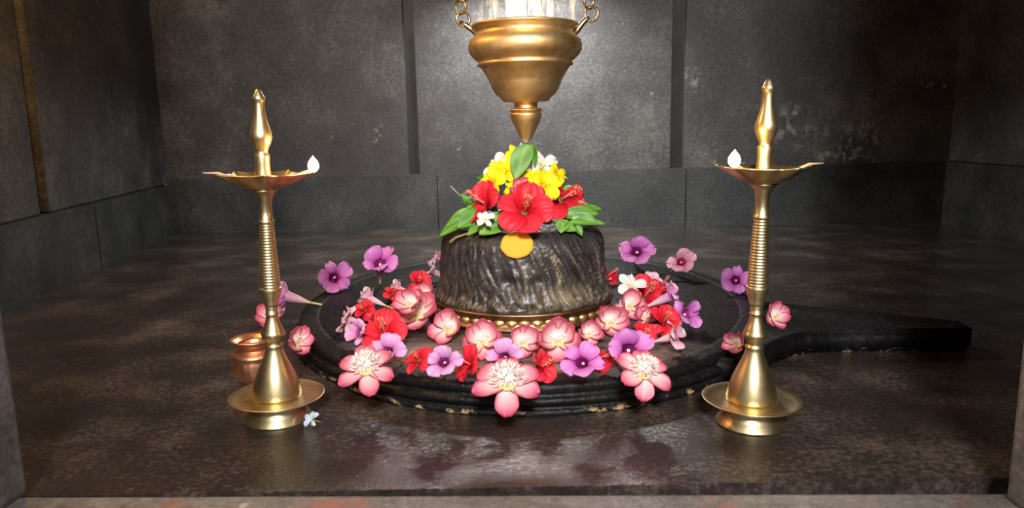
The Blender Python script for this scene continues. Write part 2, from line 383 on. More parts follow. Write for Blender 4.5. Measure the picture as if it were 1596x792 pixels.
# ------------------------------------------------------------------ linga and its brass ring
RZ = 0.078                                   # top of the ring
rl, rr_ = at(672, 470, 1.36), at(957, 465, 1.36)
RFt = on(815, 519, TOPZ)                     # front foot of the ring
LX = on(815, 470, RZ).x
# ring radius from its half width at the axis depth
LR = 0.17; LY = RFt.y + LR
for _ in range(6):
    LR = (957 - 672) / 2 * LY / FPX * 1.0; LY = RFt.y + LR
LX = at(815, 470, LY).x
rg = empty('brass_ring', (LX, LY, TOPZ)); tag(rg, 'dull brass ring with embossed petals around the foot of the linga', 'ring')
h = RZ - TOPZ
vs, fs = lathe([(LR * 0.80, 0), (LR * 1.0, 0), (LR * 1.0, 0.004), (LR * 0.965, 0.006), (LR * 0.955, h * 0.55), (LR * 0.975, h * 0.62), (LR * 0.985, h * 0.80), (LR * 1.005, h * 0.86), (LR * 1.01, h * 0.94), (LR * 0.995, h), (LR * 0.84, h)], 96, cap=False)
mk('band', vs, fs, 'ringbrass', rg)
pv, pf = [], []
for i in range(5):
    for k in range(5):
        u = i / 4; v = k / 2 - 1
        w = 0.0085 * (0.55 + 0.6 * math.sin(u * 2.4)) * (1 if u < 1 else 0.35)
        pv.append((v * w, -0.0055 * (1 - v * v) * math.sin(math.pi * min(1, u * 0.85 + 0.1)) - 0.0005, u * h * 0.44))
for i in range(4):
    for k in range(4):
        a = i * 5 + k; pf.append((a, a + 1, a + 6, a + 5))
pe = mk('embossed_petal', pv, pf, 'oldbrass', rg); n_p = 46
for k in range(n_p):
    a = 2 * math.pi * k / n_p
    o = pe if k == 0 else link('embossed_petal', pe.data, rg)
    o.location = (math.sin(a) * LR * 0.955, -math.cos(a) * LR * 0.955, 0.006); o.rotation_euler = (0, 0, a)

def sx(px_half): return px_half * LY / FPX
def zlin(py): return at(815, py, LY - 0.06).z
BODY = sx(127)
prof = [(sx(137), RZ + 0.0003), (sx(138), RZ + 0.003), (sx(136), RZ + 0.010), (sx(131), RZ + 0.022), (sx(128), RZ + 0.036), (sx(127.5), RZ + 0.055), (sx(127), RZ + 0.075),
        (sx(126), RZ + 0.095), (sx(124), RZ + 0.113), (sx(119), RZ + 0.126), (sx(110), RZ + 0.135), (sx(96), RZ + 0.142), (sx(78), RZ + 0.150), (sx(55), RZ + 0.158), (sx(30), RZ + 0.163), (sx(8), RZ + 0.165)]
LTOP = RZ + 0.165
# resample the profile
def resample(prof, n):
    P = [Vector((a, b_, 0)) for a, b_ in prof]; ds = [0]
    for a, b_ in zip(P, P[1:]): ds.append(ds[-1] + (b_ - a).length)
    out = []
    for i in range(n):
        t = ds[-1] * i / (n - 1); k = 0
        while k < len(ds) - 2 and ds[k + 1] < t: k += 1
        q = (t - ds[k]) / max(1e-9, ds[k + 1] - ds[k]); p = P[k].lerp(P[k + 1], q); out.append((p.x, p.y))
    return out
RP = resample(prof, 90); SEG = 360
vs, fs, cols = [], [], []
c_dark = np.array(rgb(34, 30, 29)); c_mid = np.array(rgb(66, 62, 62)); c_tan = np.array(rgb(172, 158, 128)); c_brown = np.array(rgb(92, 76, 62))
def sm(a, b_, x): t = min(1, max(0, (x - a) / (b_ - a))); return t * t * (3 - 2 * t)
for i, (r, z) in enumerate(RP):
    d = (LTOP - z) / (LTOP - RZ)            # 0 top .. 1 foot
    for k in range(SEG):
        a = 2 * math.pi * k / SEG; ph = (a + math.pi / 2 + math.pi) % (2 * math.pi) - math.pi     # 0 = towards the viewer
        s = ph / (0.9 + 0.2 * d) - 0.42 * (d - 0.5) * math.exp(-(ph / 1.1) ** 2)
        wv = 0.06 * noise.noise(Vector((ph * 2, d * 3, 5)))
        side = sm(-0.25, 0.35, ph)
        n1 = noise.noise(Vector((s * 13 + wv * 20, d * 1.3, 1.0)))
        n2 = noise.noise(Vector((s * 38 + wv * 30, d * 4.0, 7.0)))
        n3 = noise.noise(Vector((s * 80, d * 14.0, 3.0)))
        ridge = (1 - abs(n1) * 2.2)
        band = sm(0.22, 0.40, d) * (1 - sm(0.93, 1.0, d))
        disp = band * (0.0042 * ridge * (0.5 + 0.7 * side) + 0.0036 * n2 + 0.0018 * n3) * (1 - 0.55 * math.exp(-(ph / 0.22) ** 2))
        low = sm(0.82, 0.95, d)
        disp += low * 0.006 * noise.noise(Vector((ph * 9, z * 60, 2))) * (1 - sm(0.99, 1.03, d))
        # worn face: brow hollow, nose, two small eye bosses
        nw = 0.045 + 0.12 * sm(0.55, 0.95, d)
        disp += 0.007 * math.exp(-((ph - 0.02 - 0.10 * (d - 0.6)) / nw) ** 2) * sm(0.50, 0.62, d) * (1 - sm(0.88, 0.96, d))
        for e in (-0.105, 0.09):
            disp += 0.005 * math.exp(-((ph - e) / 0.045) ** 2 - ((d - 0.62) / 0.035) ** 2)
            disp -= 0.005 * math.exp(-((ph - e * 1.6) / 0.10) ** 2 - ((d - 0.68) / 0.06) ** 2)
        rr = r + disp
        vs.append((rr * math.cos(a), rr * math.sin(a), z - TOPZ))
        c = c_dark + (c_mid - c_dark) * min(1, max(0, 0.45 + n2 * 0.9 + n3 * 0.4))
        t = sm(0.80, 0.97, ridge + 0.25 * n3) * band * (0.25 + 0.75 * side) * sm(-0.3, 0.25, noise.noise(Vector((s * 5, d * 5, 11))))
        tl = sm(0.78, 0.93, d) * sm(0.0, 0.5, noise.noise(Vector((ph * 5, z * 50, 21))) + 0.28 * side + 0.1)
        tr_ = math.exp(-((ph - 0.42) / 0.28) ** 2 - ((d - 0.86) / 0.10) ** 2)
        t = min(1, max(t * 0.6, tl * (0.15 + 0.8 * n3), tr_ * (0.5 + 0.7 * n2)))
        c = c + (c_tan - c) * max(0, t)
        cols.append(c)
n = len(RP)
for i in range(n - 1):
    for k in range(SEG):
        k2 = (k + 1) % SEG; fs.append((i * SEG + k, i * SEG + k2, (i + 1) * SEG + k2, (i + 1) * SEG + k))
fs.append(tuple((n - 1) * SEG + k for k in range(SEG)))
lg = mk('linga', vs, fs, 'linga', None, cols); lg.location = (LX, LY, TOPZ)
tag(lg, 'squat black stone linga with streaked sides standing in the brass ring', 'linga')

# turmeric paste dot on the forehead
pd = at(806, 382, LY - BODY * 0.985); nrm = (Vector((pd.x, pd.y, 0)) - Vector((LX, LY, 0))).normalized(); nrm = (nrm + Vector((0, 0, 0.22))).normalized()
vs, fs, cols = [], [], []
rw, rh = 26 * pd.y / FPX, 21.5 * pd.y / FPX
for i, (q, t) in enumerate(((1.0, -0.003), (1.0, 0.002), (0.95, 0.0042), (0.8, 0.005), (0.5, 0.0055), (0.02, 0.0058))):
    for k in range(40):
        a = 2 * math.pi * k / 40; wv = 1 + 0.05 * noise.noise(Vector((math.cos(a) * 2.5, math.sin(a) * 2.5, 4)))
        vs.append((q * rw * wv * math.cos(a), q * rh * wv * math.sin(a), t)); cols.append(rgb(246, 176, 62))
for i in range(5):
    for k in range(40): fs.append((i * 40 + k, i * 40 + (k + 1) % 40, (i + 1) * 40 + (k + 1) % 40, (i + 1) * 40 + k))
fs.append(tuple(5 * 40 + k for k in range(40)))
def basis(n_, up=Vector((0, 0.45, 1))):
    z = n_.normalized(); y = (up - z * up.dot(z)).normalized(); x = y.cross(z)
    mm = Matrix((x, y, z)).transposed(); return mm.to_4x4()
po = mk('paste_mark', vs, fs, 'paste', None, cols); po.matrix_world = Matrix.Translation(pd) @ basis(nrm)
tag(po, 'round orange turmeric paste mark on the front of the linga', 'paste mark')

# ------------------------------------------------------------------ hanging pot with chains
PX = 820.5; PT = at(PX, 222, LY)
pot = empty('dripping_pot', PT); tag(pot, 'brass dripping pot hung on two chains above the linga', 'pot')
def pz(py): return at(PX, py, LY).z - PT.z
def pr(q): return q * LY / FPX
vs, fs = lathe([(pr(66), pz(60)), (pr(70), pz(46)), (pr(78), pz(38)), (pr(81), pz(39.5)), (pr(80), pz(43)), (pr(74), pz(46)), (pr(72), pz(52)), (pr(76), pz(57)), (pr(84), pz(64)), (pr(86), pz(72)),
                (pr(85), pz(80)), (pr(81), pz(87)), (pr(75), pz(93)), (pr(70), pz(97)), (pr(72.5), pz(99.5)), (pr(72), pz(102.5)), (pr(68), pz(104)), (pr(62), pz(113)),
                (pr(57), pz(122)), (pr(54.5), pz(127)), (pr(54.2), pz(128)), (pr(51), pz(137)), (pr(46), pz(146)), (pr(38), pz(153)), (pr(36), pz(156)), (pr(34), pz(158)), (pr(20), pz(159)),
                (pr(17.5), pz(161)), (pr(17.5), pz(166)), (pr(18), pz(169))], 72, cap=False)
vs += [(0, 0, 0)] * 0
mk('bowl', vs, fs, 'oldbrass', pot)
vs, fs = lathe([(pr(16), pz(168)), (pr(25), pz(169.5)), (pr(27), pz(171.5)), (pr(25), pz(173.5)), (pr(22), pz(174.5))], 48); mk('collar', vs, fs, 'oldbrass', pot)
vs, fs = lathe([(pr(20), pz(174)), (pr(24.5), pz(176.5)), (pr(24.5), pz(180)), (pr(21), pz(190)), (pr(15), pz(203)), (pr(8), pz(216)), (pr(3), pz(222)), (pr(0.6), pz(222.5))], 48); mk('drip_cone', vs, fs, 'oldbrass', pot)
for k in range(10):      # rough little knobs round the collar
    a = 2 * math.pi * (k + 0.4) / 10
    o = mk('knob', *lathe([(0.0004, -0.002), (0.002, 0), (0.0004, 0.002)], 8), 'chain', pot) if k == 0 else link('knob', kn.data, pot)
    if k == 0: kn = o
    o.location = (math.cos(a) * pr(27), math.sin(a) * pr(27), pz(171.5))
def torus(R, r, n1=20, n2=8, sy_=1.0):
    vs, fs = [], []
    for i in range(n1):
        a = 2 * math.pi * i / n1
        for k in range(n2):
            b_ = 2 * math.pi * k / n2; q = R + r * math.cos(b_)
            vs.append((q * math.cos(a), r * math.sin(b_), q * math.sin(a) * sy_))
    for i in range(n1):
        for k in range(n2):
            fs.append((i * n2 + k, ((i + 1) % n1) * n2 + k, ((i + 1) % n1) * n2 + (k + 1) % n2, i * n2 + (k + 1) % n2))
    return vs, fs
lm = None
for (lug, c0, sgn) in ((((748, 58), (741, 50), (733, 44), (724, 38), (717, 34)), (720, 30), -1), (((894, 54), (901, 45), (908, 36), (914, 30), (918, 27)), (920, 22), 1)):
    pts = [at(p[0], p[1], LY) - PT for p in lug]
    mk('lug', *tube(pts, [pr(4.5), pr(4.5), pr(4.2), pr(3.6), pr(2.6)], 10), 'chain', pot)
    p0 = at(c0[0], c0[1], LY) - PT
    R = pr(10.5)
    cnt = int((CEIL - 0.005 - PT.z - p0.z) / (R * 1.72)) + 1
    for q in range(cnt):
        if lm is None: o = mk('chain_link', *torus(R, pr(2.0)), 'chain', pot); lm = o.data
        else: o = link('chain_link', lm, pot)
        o.location = p0 + Vector((sgn * -0.0006 * q + 0.0022 * (-1) ** q, 0, q * R * 1.72)); o.rotation_euler = (0, 0, (0.45 if q % 2 == 0 else -0.75) * (1 if sgn < 0 else -1))

# ------------------------------------------------------------------ brass oil lamps
def oil_lamp(base_px, tip_px, label, rot, lit, unlit, flame_px, axis):
    B = on(*base_px); Yb = B.y; tip = at(*tip_px, Yb)
    rt = empty('oil_lamp', B); tag(rt, label, 'oil lamp', 'pair of standing brass oil lamps')
    lean = (tip.x - B.x) / tip.z; rt.rotation_euler = (0, math.atan(lean), 0)
    def ax(py): return base_px[0] + (tip_px[0] - base_px[0]) * (base_px[1] - py) / (base_px[1] - tip_px[1])
    k0 = (base_px[1] - tip_px[1]) / (651 - 138.0)
    def Z(py): # py in the left lamp's frame
        q = base_px[1] - (651 - py) * k0
        return max(0.0, at(ax(q), q, Yb).z)
    def R(q): return q * k0 * Yb / FPX
    def L(name, pts, seg=40, mat='brass', cap=True): return mk(name, *lathe([(R(a), Z(b_)) for a, b_ in pts], seg, cap), mat, rt)
    L('foot', [(52, 651), (54, 650), (53, 648), (46, 641), (41, 634), (39, 628), (39, 621)], 56)
    L('drip_plate', [(10, 620), (40, 620.5), (66, 619.5), (74.5, 616), (76, 614.5), (74.5, 614), (66, 616.5), (50, 617.5), (36, 617), (10, 617)], 64)
    L('bell', [(38, 618), (39, 613), (38, 607), (36, 598), (32, 586), (26.5, 574), (20.5, 562), (16, 552), (13.6, 544), (13.2, 541), (14.2, 539.5), (14.2, 537.5), (12.6, 536), (12, 533)])
    L('knop', [(12, 535), (13.5, 529), (17, 526), (19, 521), (18.8, 518), (17, 516), (16.5, 513), (13.5, 507), (11, 500), (9.6, 494), (9.3, 491), (10.4, 490), (10.4, 488), (9.2, 487), (9.4, 480), (10, 474)])
    L('stem_base', [(9.6, 478), (10.6, 475), (11.6, 473.5), (11.4, 471.5), (13.5, 465), (16, 458), (17.2, 453), (17.4, 450), (16.5, 447.5)])
    pts = []
    nr = 22
    for q in range(nr):
        t0 = 448 - (448 - 349) * q / nr; dy = (448 - 349) / nr; rad = 16.6 - (16.6 - 11.2) * q / nr
        pts += [(rad - 1.5, t0), (rad - 0.4, t0 - dy * 0.2), (rad, t0 - dy * 0.5), (rad - 0.4, t0 - dy * 0.8)]
    pts += [(9.8, 349)]
    L('ribbed_stem', pts)
    L('upper_stem', [(10, 350), (12, 348.5), (12.8, 345.5), (12, 343), (10.5, 341), (10, 330), (10.2, 320), (11.6, 310), (14, 303), (17, 299), (21, 296)])
    # five-spouted oil bowl
    vs, fs = [], []; ns, na = 12, 100
    prof = [0.0, 0.12, 0.25, 0.4, 0.55, 0.7, 0.8, 0.88, 0.94, 0.97, 0.99, 1.0]
    zb0, zb1 = Z(297), Z(272.5)
    for i, s in enumerate(prof):
        for k in range(na):
            a = 2 * math.pi * k / na
            dd = ((a - rot + math.pi / 5) % (2 * math.pi / 5) - math.pi / 5) / (math.pi / 5)
            c = max(0.0, 1 - abs(dd) * 2.1) ** 1.3
            rim = R(57.5) * (1 + 0.30 * c * sm(0.5, 1, s))
            z = zb0 + (zb1 - zb0) * (s ** 2.4) + c * sm(0.6, 1, s) * 0.002
            vs.append((rim * s * math.cos(a), rim * s * math.sin(a), z))
    for i in range(ns - 1):
        for k in range(na):
            k2 = (k + 1) % na
            if i == 0 and False: continue
            fs.append((i * na + k, i * na + k2, (i + 1) * na + k2, (i + 1) * na + k) if i > 0 else (i * na + k, (i + 1) * na + k2, (i + 1) * na + k) if True else None)
    # upward facing winding, thicken downwards
    fs = [tuple(reversed(f)) if False else f for f in fs]
    vs, fs = thicken(vs, [tuple(f) for f in fs], 0.0022)
    mk('oil_bowl', vs, fs, 'brass', rt)
    zo = zb0 + (zb1 - zb0) * 0.42
    mk('oil', *lathe([(0.004, zo - 0.0015), (R(38), zo - 0.001), (R(38.5), zo), (0.004, zo + 0.0002)], 48), 'oil', rt)
    L('finial', [(13, 292), (13.4, 283), (13, 279), (11.5, 266), (11, 256), (11.6, 244), (11.2, 241), (9.6, 239), (9.4, 236), (10.6, 231), (13.5, 225), (16, 218), (16.8, 213), (16.2, 207), (13.8, 199), (11.2, 190), (9.2, 180), (8.3, 170), (8.2, 162), (8.6, 158), (9.6, 156), (9.8, 153), (8.4, 150), (6, 145), (3.4, 140), (0.5, 138)])
    for kk in range(5):
        if kk not in (lit, unlit): continue
        a = rot + kk * 2 * math.pi / 5; d = Vector((math.cos(a), math.sin(a), 0))
        zt = zb1 + 0.0035
        ends = 1.34 if kk == lit else 1.56
        pw = [d * R(30) + Vector((0, 0, zo + 0.002)), d * R(44) + Vector((0, 0, zo + 0.006)), d * R(57) + Vector((0, 0, zt - 0.003)), d * R(68) + Vector((0, 0, zt + 0.001)), d * (R(57.5) * ends) + Vector((0, 0, zt + 0.002))]
        w = mk('wick', *tube(pw, [0.002, 0.0022, 0.0022, 0.0017, 0.0006], 8), 'wick', rt)
        if kk == lit:
            fp = pw[-1]
            fb = [(0.0006, -0.003), (0.0042, -0.001), (0.0070, 0.003), (0.0074, 0.007), (0.0058, 0.0115), (0.0032, 0.015), (0.0012, 0.0175), (0.0002, 0.019)]
            v2, f2 = lathe(fb, 20); v2 = [(x + fp.x, y + fp.y, z + fp.z) for x, y, z in v2]
            mk('flame', v2, f2, 'flame', w)
            lo = light('flame_light', 'POINT', (0, 0, 0), 1.1, (1.0, 0.5, 0.14), 0.008); lo.parent = rt; lo.location = fp + Vector((0, 0, 0.012)); lo.data.energy = 2.4
    return rt
oil_lamp((434, 651), (402, 138), 'left-hand brass oil lamp, lit, with a copper pot behind its base', 0.06, 0, 3, (493, 263), None)
oil_lamp((1169.5, 658.5), (1199, 121), 'right-hand brass oil lamp, lit, standing by the pedestal spout', 0.05, 3, 0, (1133, 258), None)

# ------------------------------------------------------------------ copper pot
CB = on(400, 594); cp = empty('copper_pot', CB); tag(cp, 'small beaten copper water pot behind the base of the left oil lamp', 'pot')
def cz(py): return max(0, at(400, py, CB.y).z)
def crr(q): return q * CB.y / FPX
vs, fs = lathe([(crr(24), cz(533)), (crr(30), cz(529)), (crr(34.5), cz(526.5)), (crr(35.2), cz(528.5)), (crr(30), cz(534)), (crr(27), cz(539)), (crr(26.5), cz(542))], 48, cap=False)
mk('rim', vs, fs, 'copper', cp)
pts = [(crr(26), cz(541)), (crr(27.5), cz(544)), (crr(31), cz(546)), (crr(35.5), cz(550)), (crr(36.2), cz(553)), (crr(35), cz(554)), (crr(36.5), cz(559)), (crr(36.5), cz(566)), (crr(35), cz(574)), (crr(31.5), cz(583)), (crr(26), cz(590)), (crr(20), cz(594)), (0.002, cz(594.5))]
vs, fs = lathe(pts, 72, cap=False)
vs = [Vector(v) for v in vs]
for i, v in enumerate(vs):                       # beaten flutes on the belly
    row = i // 72
    if 6 <= row <= 10:
        a = math.atan2(v.y, v.x); k = 1 - 0.022 * (0.5 + 0.5 * math.cos(a * 20)); v.x *= k; v.y *= k
mk('body', vs, fs, 'copper', cp)

# ------------------------------------------------------------------ flower parts
def petal_geo(L, W, a0, a1, cup=0.2, wave=0.0, wn=2.0, thick=0.012, wid=None, nu=10, nv=8, ph=0.0, tipn=0.0, kk=1.0):
    wid = wid or (lambda u: math.sin(math.pi * min(1, 0.12 + 0.80 * u ** 0.9)) ** 0.8)
    vs, uv, fs = [], [], []
    x = z = 0.0
    for i in range(nu + 1):
        u = i / nu
        if i > 0:
            a = a0 + (a1 - a0) * ((i - 0.5) / nu) ** kk; x += math.cos(a) * L / nu; z += math.sin(a) * L / nu
        ang = a0 + (a1 - a0) * u ** kk
        w = W * 0.5 * wid(u)
        for k in range(nv + 1):
            v = 2 * k / nv - 1
            up = cup * v * v * w + wave * u * u * math.sin(v * math.pi * wn + ph)
            back = tipn * (abs(v) ** 2) * u * u * L
            vs.append((x - back * math.cos(ang) - math.sin(ang) * up, v * w, z - back * math.sin(ang) + math.cos(ang) * up)); uv.append((u, v))
    for i in range(nu):
        for k in range(nv):
            a = i * (nv + 1) + k; fs.append((a, a + nv + 1, a + nv + 2, a + 1))
    vs, fs = thicken(vs, fs, thick)
    return vs, fs, uv + uv
def lerpc(a, b_, t): return tuple(a[i] + (b_[i] - a[i]) * t for i in range(3)) + (1.0,)
_mesh = {}
def mesh_of(key, vs, fs, cols, mat):
    me = bpy.data.meshes.new(key); me.from_pydata([tuple(v) for v in vs], [], fs)
    me.polygons.foreach_set('use_smooth', [True] * len(me.polygons))
    ca = me.color_attributes.new('Col', 'FLOAT_COLOR', 'POINT'); ca.data.foreach_set('color', np.asarray(cols, dtype=np.float32).ravel())
    me.materials.append(M[mat]); me.update(); _mesh[key] = me; return me
def petal_mesh(key, colf, mat, **kw):
    if key in _mesh: return _mesh[key]
    vs, fs, uv = petal_geo(**kw); return mesh_of(key, vs, fs, [colf(u, v) for u, v in uv], mat)
def solid_mesh(key, geo, col, mat='stamen'):
    if key in _mesh: return _mesh[key]
    vs, fs = geo; return mesh_of(key, vs, fs, [col(v) if callable(col) else col for v in vs], mat)
round_w = lambda u: (0.42 + 0.58 * math.sin(math.pi * min(1, u * 0.75))) * (1 - 0.75 * max(0, (u - 0.72) / 0.28) ** 2.2)
oval_w = lambda u: (0.40 + 0.60 * math.sin(math.pi * min(1, u * 0.72 + 0.02))) * (1 - 0.70 * max(0, (u - 0.72) / 0.28) ** 2)
slim_w = lambda u: (0.30 + 0.70 * math.sin(math.pi * u * 0.8)) * (1 - 0.8 * max(0, (u - 0.75) / 0.25) ** 2)
PAL = {'purple': (rgb(222, 146, 214), rgb(202, 104, 188), rgb(150, 28, 112)), 'mauve': (rgb(230, 178, 220), rgb(214, 142, 200), rgb(160, 40, 120)),
       'pale': (rgb(238, 202, 214), rgb(226, 170, 196), rgb(176, 60, 120)), 'pinkish': (rgb(240, 184, 206), rgb(226, 150, 184), rgb(190, 30, 70))}
def parts_trumpet(pal, var):
    """purple allamanda: five rounded lobes on a funnel, yellow-green stalk"""
    tip, mid, thr = PAL[pal]; P = []
    rnd = random.Random(hash(pal) % 97 + var * 13 if False else var * 13 + len(pal))
    opn = (0.62, 0.38, 0.85)[var % 3]
    for k in range(5):
        vv = (k + var) % 3
        me = petal_mesh(f'lobe_{pal}_{vv}_{var % 3}', lambda u, v: lerpc(thr, mid, min(1, u * 4.5)) if u < 0.22 else lerpc(mid, tip, min(1, (u - 0.22) / 0.6)), 'petal',
                        L=0.86, W=(0.92, 1.02, 0.84)[vv], a0=opn + 0.35, a1=opn - (1.0, 0.6, 1.3)[vv], cup=(0.10, 0.28, -0.12)[vv], wave=(0.10, 0.07, 0.12)[vv], wn=(1.5, 2.0, 1.2)[vv], ph=vv * 1.3, wid=round_w)
        a = k * 2 * math.pi / 5 + rnd.uniform(-0.1, 0.1)
        P.append(('petal', me, Matrix.Rotation(a, 4, 'Z') @ Matrix.Translation((0.26, 0, -0.02)) @ Matrix.Rotation(rnd.uniform(-0.45, 0.35), 4, 'Y') @ Matrix.Rotation(rnd.uniform(-0.3, 0.5), 4, 'X')))
    fun = [(0.07, -1.35), (0.09, -1.15), (0.16, -0.9), (0.23, -0.6), (0.27, -0.3), (0.31, -0.05), (0.34, 0.02)]
    P.append(('funnel', solid_mesh('funnel_' + pal, lathe(fun, 20, cap=False), lambda v: lerpc(rgb(238, 214, 214), mid, min(1, max(0, (v[2] + 1.2) / 1.3))), 'petal'), Matrix.Identity(4)))
    inn = [(0.02, -0.75), (0.10, -0.7), (0.17, -0.5), (0.24, -0.2), (0.30, 0.04)]
    P.append(('throat', solid_mesh('throat_' + pal, lathe(inn, 20, cap=False), lambda v: lerpc(thr, lerpc(thr, mid, 0.35), min(1, max(0, (v[2] + 0.3) * 3))), 'petal'), Matrix.Identity(4)))
    P.append(('stigma', solid_mesh('stigma', lathe([(0.01, -0.22), (0.06, -0.2), (0.085, -0.14), (0.06, -0.08), (0.01, -0.06)], 12), rgb(250, 236, 226)), Matrix.Translation((0.05, 0.02, 0))))
    P.append(('stalk', solid_mesh('stalk_y', tube([(0, 0, -1.25), (0.02, 0.02, -1.6), (0.06, 0.05, -2.05)], [0.075, 0.06, 0.05], 8), lambda v: lerpc(rgb(206, 206, 90), rgb(226, 214, 130), min(1, max(0, -v[2] - 1.2)))), Matrix.Identity(4)))
    return P
def parts_hibiscus(pal, var):
    P = []; rnd = random.Random(var + 31)
    opn = (0.75, 0.45, 1.05)[var % 3]
    ca, cb, cc = rgb(178, 12, 34), rgb(226, 34, 56), rgb(240, 62, 78)
    for k in range(5):
        vv = (k + var) % 3
        me = petal_mesh(f'hib_{vv}_{var % 3}', lambda u, v: lerpc(ca, cb, min(1, u * 2.2)) if u < 0.45 else lerpc(cb, cc, (u - 0.45) / 0.55), 'petal', L=1.08, W=(0.98, 1.08, 0.9)[vv],
                        a0=opn + 0.2, a1=opn - (1.15, 0.85, 1.4)[vv], cup=(0.12, 0.25, -0.1)[vv], wave=(0.07, 0.09, 0.06)[vv], wn=(3.0, 2.5, 3.5)[vv], ph=vv, wid=round_w, nu=11, nv=12)
        a = k * 2 * math.pi / 5 + rnd.uniform(-0.12, 0.12)
        P.append(('petal', me, Matrix.Rotation(a, 4, 'Z') @ Matrix.Translation((0.05, 0, 0)) @ Matrix.Rotation(rnd.uniform(-0.15, 0.15), 4, 'Y') @ Matrix.Rotation(0.28 + rnd.uniform(-0.1, 0.1), 4, 'X')))
    key = 'hib_column'
    if key not in _mesh:
        geo = [tube([(0, 0, -0.05), (0.02, 0.01, 0.5), (0.08, 0.02, 1.05), (0.11, 0.03, 1.2)], [0.05, 0.045, 0.035, 0.03], 8)]
        cs = [rgb(238, 150, 150)] * len(geo[0][0]); r2 = random.Random(3)
        for q in range(34):
            t = r2.uniform(0.62, 1.18); a = r2.uniform(0, 6.28); rr = r2.uniform(0.09, 0.14)
            base = Vector((0.02 + 0.08 * max(0, t - 0.5), 0.015, t)); e = base + Vector((math.cos(a) * rr, math.sin(a) * rr, 0.04))
            g1 = tube([base, e], [0.008, 0.006], 4); g2 = lathe([(0.004, -0.02), (0.026, 0), (0.004, 0.02)], 6); g2 = ([Vector(v) + e for v in g2[0]], g2[1])
            geo += [g1, g2]; cs += [rgb(238, 130, 110)] * len(g1[0]) + [rgb(246, 190, 120)] * len(g2[0])
        V, Fc = join(*geo); mesh_of(key, V, Fc, cs, 'stamen')
    P.append(('stamen_column', _mesh[key], Matrix.Identity(4)))
    P.append(('calyx', solid_mesh('calyx', lathe([(0.03, -0.42), (0.06, -0.36), (0.12, -0.22), (0.15, -0.05), (0.13, 0.06)], 14), rgb(96, 140, 48), 'leafm'), Matrix.Identity(4)))
    return P
